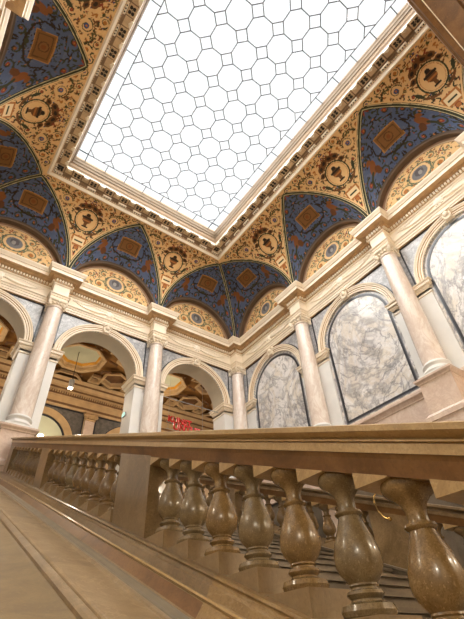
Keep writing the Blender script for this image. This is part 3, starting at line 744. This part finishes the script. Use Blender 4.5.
for y0, y1 in ((1.0, 1.18),):
    mb = MB(); mb.box(-XW-1.5, 3, y0, y1, GZC-.3, GZC+.6); mb.build('edge_beam', M['under'], gc)
# pendant lamps
def pendant(loc, label):
    t = empty('pendant_lamp', loc); x, y, z = loc
    mb = MB(); mb.lathe([(.09,-.36),(.10,-.34),(.10,-.02),(.07,0),(.015,.02)], (x,y,z), 20); mb.build('housing', M['steel'], t, smooth=True)
    mb = MB(); mb.lathe([(.085,-.375),(.085,-.362)], (x,y,z), 20); mb.build('bulb', M['lamp'], t)
    mb = MB(); mb.tube([(x,y,z+.01),(x,y,GZC+.5)], .012, 6); mb.build('cord', M['dark'], t)
    mb = MB(); mb.lathe([(.06,0),(.06,.04)], (x,y,GZC+.46), 16); mb.build('ceiling_rose', M['steel'], t)
    tag(t, label, 'lamp'); return t
pendant((-5.74, 2.95, 3.45), 'grey cylinder pendant lamp hanging on a cord inside the large left arch')
lmp = empty('globe_lamp', (-6.0, 4.6, 1.75))
mb = MB(); mb.ball((-6.0,4.6,1.75),.11,(1,1,1),14); mb.build('globe', M['lamp'], lmp, smooth=True)
mb = MB(); mb.lathe([(.12,-1.6),(.12,-1.56),(.02,-1.52),(.02,1.62),(.05,1.66)], (-6.0,4.6,0), 16); mb.build('stand', M['dark'], lmp)
tag(lmp, 'small glowing globe lamp just above the balustrade rail at left', 'lamp')
for x in (-9.6, -2.0):
    L = bpy.data.lights.new('gallery_light', 'POINT'); L.energy = 85; L.color = (1,.86,.68); L.shadow_soft_size = .2
    o = bpy.data.objects.new('gallery_light', L); C.objects.link(o); o.location = (x, 3.1, 3.0)
L = bpy.data.lights.new('gallery_light', 'POINT'); L.energy = 75; L.color = (1,.86,.68); L.shadow_soft_size = .15
o = bpy.data.objects.new('gallery_light', L); C.objects.link(o); o.location = (-5.74, 2.95, 2.9)
# exit sign on the pier jamb
ex = empty('exit_sign', (-BX-HWN-.03, .75, 1.4)); xx = -BX-HWN
mb = MB(); mb.box(xx-.05, xx, .66, .88, 1.32, 1.46); mb.build('housing', M['steel'], ex)
mb = MB(); mb.box(xx-.058, xx-.05, .67, .87, 1.33, 1.45); mb.build('lit_panel', M['exitg'], ex)
tag(ex, 'small lit exit sign on the side of the pier between the open arches', 'sign')
# red hanging letters
def text(s, loc, size, mat, parent, name):
    cu = bpy.data.curves.new(name, 'FONT'); cu.body = s; cu.size = size; cu.extrude = .02; cu.offset = .012
    t = bpy.data.objects.new('tmp', cu); C.objects.link(t); dg = bpy.context.evaluated_depsgraph_get()
    me = bpy.data.meshes.new_from_object(t.evaluated_get(dg)); bpy.data.objects.remove(t)
    me.transform(Matrix.Translation(loc) @ Matrix.Rotation(math.pi/2, 4, 'X'))
    o = bpy.data.objects.new(name, me); C.objects.link(o); me.materials.clear(); me.materials.append(mat); o.parent = parent
    o.matrix_parent_inverse = Matrix.Translation(-Vector(parent.location)); return o
sg = empty('letter_sign', (-1.3, 2.0, 2.3))
text('KUNST', (-2.05, 2.0, 2.30), .34, M['red'], sg, 'lettering'); text('UNTLEHN', (-1.80, 2.0, 2.02), .38, M['red'], sg, 'lettering')
mb = MB(); mb.box(-2.1, -.3, 2.03, 2.05, 2.27, 2.285); mb.box(-2.1, -.3, 2.03, 2.05, 1.99, 2.005)
for x in (-2.0, -.4): mb.tube([(x, 2.04, 1.99), (x, 2.04, GZC)], .006, 5)
mb.build('hanging_frame', M['steel'], sg)
tag(sg, 'red letters hanging in the right-hand open arch of the arcade', 'sign')
mb = MB(); mb.tube([(-BX+HWN, .62, 2.42), (-HWN, .62, 2.42)], .013, 8)
tag(mb.build('tie_rod', M['steel'], smooth=True), 'thin metal rod across the right-hand open arch', 'rod')
# ------------------------------------------------------------------ stairs and balustrades
T = .388; CZ = -.868                        # rake height through the camera at y = 0
zr = lambda y: CZ+T*y
def raked(prof, y0, y1, ax, dz=0, flip=1):  # prof of (offset from axis toward camera side, height above the rake line)
    mb = MB(); k = len(prof)
    mb.add([(ax-flip*u, y, zr(y)+v+dz) for y in (y0, y1) for u, v in prof], [(j, k+j, k+(j+1) % k, (j+1) % k) for j in range(k)]+[tuple(range(k)), tuple(range(2*k-1, k-1, -1))])
    return mb
AXN = -7.46; W0 = -9.115
def wp(w): return AXN-(W0+w)                # distance w from the camera plane -> offset from axis
RAIL_TOP = [(wp(1.47), .404), (wp(1.46), .398), (wp(1.46), .372), (wp(1.475), .365), (wp(1.505), .350), (wp(1.51), .342), (wp(1.49), .340), (wp(1.49), .333), (wp(1.505), .330)]
RAIL_LOW = [(wp(1.505), .330), (wp(1.50), .326), (wp(1.50), .284)]
SOFF = [(wp(1.505), .284), (wp(1.514), .262), (wp(1.522), .225), (wp(1.528), .193)]
def sym(p): return p+[(-u, v) for u, v in p[::-1]]
PITCH = .336; HW = .13
ZTOP, ZBOT = .194, -.425
turn = [(.090,0),(.104,.006),(.112,.024),(.104,.044),(.082,.050),(.066,.056),(.062,.064),(.070,.070),(.078,.080),(.072,.092),(.060,.096),(.056,.104),(.062,.110),(.059,.117),
        (.070,.130),(.089,.152),(.100,.178),(.103,.204),(.099,.238),(.088,.274),(.073,.310),(.060,.342),(.052,.366),(.050,.374),(.058,.378),(.064,.387),(.059,.397),(.044,.401),(.041,.412),
        (.040,.430),(.043,.450),(.052,.470),(.070,.490),(.094,.506),(.108,.522),(.112,.538),(.110,.552),(.104,.564)]
def make_baluster(mats):
    t = MB(); t.lathe(turn, (0,0,0), 32); o = t.build('baluster', mats, None, smooth=True)
    mb = MB(); h2 = PITCH/2*.98
    # plinth with level top and raking foot, and cap block with level foot and raking top
    def wedge(z_lv, up, y0, y1, name, mat):
        mb = MB(); zz = lambda y: T*y+(.565 if up else -.066-.05)
        V = []
        if up: y0 = 0.0
        for x in (-HW, HW):
            V += [(x, y0, z_lv), (x, y1, z_lv), (x, y1, zz(y1)), (x, y0, zz(y0))]
        mb.add(V, [(0,1,2,3),(7,6,5,4),(0,4,5,1),(1,5,6,2),(2,6,7,3),(3,7,4,0)]); p = mb.build(name, mat, None); p.parent = o; return p
    wedge(.560, True, -h2, h2, 'cap_block', M['fascia']); wedge(0.0, False, -h2*.88, h2*.88, 'plinth', M['plinth'])
    return o
def balustrade(ax, ylist, y0, y1, dz, label, near):
    root = empty('balustrade', (ax, y0, zr(y0)))
    P = Vector(root.location)
    raked(sym(RAIL_TOP), y0, y1, ax, dz).build('handrail', M['fascia' if near else 'stair'], root, bevel=0)
    raked(sym(RAIL_LOW), y0, y1, ax, dz).build('rail_fascia', M['fascia' if near else 'stair'], root)
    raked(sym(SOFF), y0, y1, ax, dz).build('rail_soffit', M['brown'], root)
    protos = [make_baluster(M[m]) for m in ('balgrey', 'balhoney', 'baldark')]
    used = [False]*3; n = 0
    for (a, b) in ylist['bays']:
        c = 9
        for i in range(c):
            y = a-i*PITCH; kx = (2 if y > -7.7 and n % 4 else [0,0,1,0,1,0,1,2,1][i]) if near else 2; n += 1
            pr = protos[kx]
            if used[kx]:
                o = pr.copy(); C.objects.link(o)
                for ch in list(pr.children): d = ch.copy(); C.objects.link(d); d.parent = o
            else: o = pr; used[kx] = True
            z = zr(y)+ZTOP-.518-.066+.02+dz
            o.parent = root; o.location = Vector((ax, y, z))-P
    for pr, u in zip(protos, used):
        if not u:
            for ch in list(pr.children): bpy.data.objects.remove(ch)
            bpy.data.objects.remove(pr)
    for (a, b) in ylist['posts']:
        mb = MB(); V = []
        for x in (-.13, .13): V += [(ax+x, y, zr(y)+v+dz) for y, v in ((a, ZTOP+.04), (b, ZTOP+.04), (b, ZBOT-.05), (a, ZBOT-.05))]
        mb.add(V, [(0,1,2,3),(7,6,5,4),(0,4,5,1),(1,5,6,2),(2,6,7,3),(3,7,4,0)]); mb.build('post', M['stair'], root)
    tag(root, label, 'balustrade'); return root
YL = dict(bays=[(-1.14, 0), (-4.71, 0), (-8.43, 0)], posts=[(-.52, -.98), (-4.02, -4.55), (-7.60, -8.27), (-11.32, -12.0)])
b1 = balustrade(AXN, YL, -.52, -12.3, 0, 'brown polished stone balustrade rising across the foreground', True)
b2 = balustrade(-3.76, YL, -.52, -12.3, -.05, 'far stone balustrade seen through the gaps of the near one', False)
# near string course: plinth mouldings, broad sloping shelf and the outer face
JY = -9.28
PL = [(wp(1.78), ZBOT), (wp(1.49), ZBOT), (wp(1.475), -.428), (wp(1.468), -.438), (wp(1.475), -.448), (wp(1.46), -.452), (wp(1.455), -.466), (wp(1.44), -.475), (wp(1.425), -.52),
      (wp(1.412), -.524), (wp(1.405), -.534), (wp(1.412), -.545), (wp(1.40), -.55), (wp(1.355), -.615), (wp(1.34), -.625), (wp(1.78), -.625)]
for y0, y1, mt in ((-.45, JY, 'stair'), (JY, -12.6, 'honey')):
    o = raked(PL, y0, y1, AXN).build('trim_5', M[mt], fix=False); o.data.materials.append(M['brown' if mt == 'stair' else 'honey']); o.data.materials.append(M['fascia'])
    o.data.polygons[12].material_index = 1
    for q in (9, 10): o.data.polygons[q].material_index = 2  # lighter bead faces paint in the edge highlight
    tag(o, 'moulded stone plinth under the near balustrade, %s length' % ('darker upper' if mt == 'stair' else 'paler lower'), kind='structure')
MO = [(wp(1.78), -.62), (wp(1.335), -.622), (wp(1.325), -.628), (wp(1.31), -.640), (wp(1.295), -.645), (wp(1.288), -.655), (wp(1.78), -.66)]
tag(raked(MO, -.45, -12.6, AXN).build('trim_6', M['greyst']), 'grey moulding below the stone plinth', kind='structure')
SH = [(wp(1.78), -.650), (wp(1.285), -.652), (wp(1.272), -.658), (wp(1.266), -.668), (wp(1.25), -.672), (wp(.965), -.660), (wp(.950), -.662), (wp(.94), -.668), (wp(.935), -.68), (wp(1.78), -.68)]
tag(raked(SH, -.45, -12.6, AXN).build('trim_7', M['shelf']), 'broad sloping stone ledge beside the stairs', kind='structure')
SB = [(wp(1.78), -.68), (wp(.93), -.68), (wp(.905), -.69), (wp(.885), -.70), (wp(.88), -.725), (wp(1.78), -.725)]
tag(raked(SB, -.45, -12.6, AXN).build('trim_8', M['stair']), 'brown stone edge of the ledge', kind='structure')
mb = MB(); V = []
for x in (W0+.925, W0+1.78): V += [(x, y, z) for y, z in ((-.3, zr(-.3)-.71), (-14.0, zr(-14.0)-.71), (-14.0, -6.6), (-.3, -6.6))]
mb.add(V, [(0,1,2,3),(7,6,5,4),(0,4,5,1),(1,5,6,2),(2,6,7,3),(3,7,4,0)]); tag(mb.build('wall_stair', M['honey']), 'side wall of the staircase', kind='structure')
RA = [(wp(.93), -.722), (wp(.86), -.722), (wp(-.3), -.86), (wp(-2.1), -1.0), (wp(-2.1), -1.2), (wp(.93), -1.2)]
tag(raked(RA, -.45, -12.9, AXN).build('floor_ramp', M['ramp']), 'sloping golden stone surface left of the ledge', kind='structure')
# steps between the balustrades
mb = MB(); y = -.55; z = -1.6; tr = .40
n = 0
while z > -6.55 and n < 40:
    z2 = z-tr*T; mb.box(-7.34, -3.86, y-tr-.035, y, z2-.03, z2)
    mb.box(-7.34, -3.86, y-tr, y, z2-.5, z2-.03); y -= tr; z = z2; n += 1
tag(mb.build('floor_steps', M['step']), 'stone stair flight between the two balustrades', kind='structure')
PF = [(.20, ZBOT), (.20, -.45), (.17, -.47), (.17, -.52), (.22, -.54), (.22, -.58), (.26, -.60), (.26, -.9), (-.26, -.9), (-.2, ZBOT)]
tag(raked(PF, -.45, -12.6, -3.76, -.05).build('trim_9', M['step']), 'moulded plinth under the far balustrade', kind='structure')
mb = MB(); V = []
for x in (-3.98, -3.54): V += [(x, y, z) for y, z in ((-.3, zr(-.3)-.9), (-14.0, zr(-14.0)-.9), (-14.0, -6.6), (-.3, -6.6))]
mb.add(V, [(0,1,2,3),(7,6,5,4),(0,4,5,1),(1,5,6,2),(2,6,7,3),(3,7,4,0)]); tag(mb.build('wall_stair', M['step']), 'inner wall under the far balustrade', kind='structure')
# roof over the coves and the unseen near end, with the skylight left open
mb = MB(); R0, R1, Q0, Q1 = FX1+.5, FX0-.5, FY1+.5, FY0-.5
for a in ((-XW-1, R0, -22, 1), (R1, 1, -22, 1), (R0, R1, Q1, 1), (R0, R1, -22, Q0)): mb.box(a[0], a[1], a[2], a[3], 9.24, 9.4)
mb.box(-XW-1, 1, -YS-.4, -YS+.0, 5.5, 9.24)
mb.box(-XW-2, 3.5, .9, 7, 5.7, 5.9)
tag(mb.build('ceiling', M['tanst']), 'roof slab around the skylight opening', kind='structure')
# ------------------------------------------------------------------ stone beam crossing overhead at the near end
mb = MB()
BP = [(-12.05,4.30),(-12.05,4.10),(-12.09,4.06),(-12.11,4.00),(-12.20,3.99),(-12.24,4.04),(-12.60,4.04),(-12.64,3.98),(-12.86,3.98),(-12.9,4.04),(-13.4,4.04),(-13.4,5.6),(-12.2,5.6)]
k = len(BP); mb.add([(x, y, z) for x in (-XW-.3, .3) for y, z in BP], [(j, k+j, k+(j+1) % k, (j+1) % k) for j in range(k)]+[tuple(range(k)), tuple(range(2*k-1, k-1, -1))])
mb2 = MB(); mb2.box(-XW-.3, .3, -12.225, -12.21, 3.97, 4.03)
tag(mb2.build('trim_11', M['creamhi']), 'thin pale fillet under the dark stone beam', kind='structure')
tag(mb.build('trim_10', M['brown']), 'dark brown stone beam crossing the top right corner', kind='structure')
# brass hook on the far balustrade's post
mb = MB(); mb.tube([(-3.90,-7.80,-3.50),(-3.96,-7.80,-3.55),(-3.99,-7.81,-3.64),(-3.99,-7.84,-3.75),(-3.97,-7.89,-3.83),(-3.93,-7.93,-3.86)], .012, 8); mb.ball((-3.93,-7.94,-3.86),.028,(1,1,1),8)
hk = mb.build('hook', M['brass'], b2, smooth=True); hk['label'] = 'small curved brass hook'
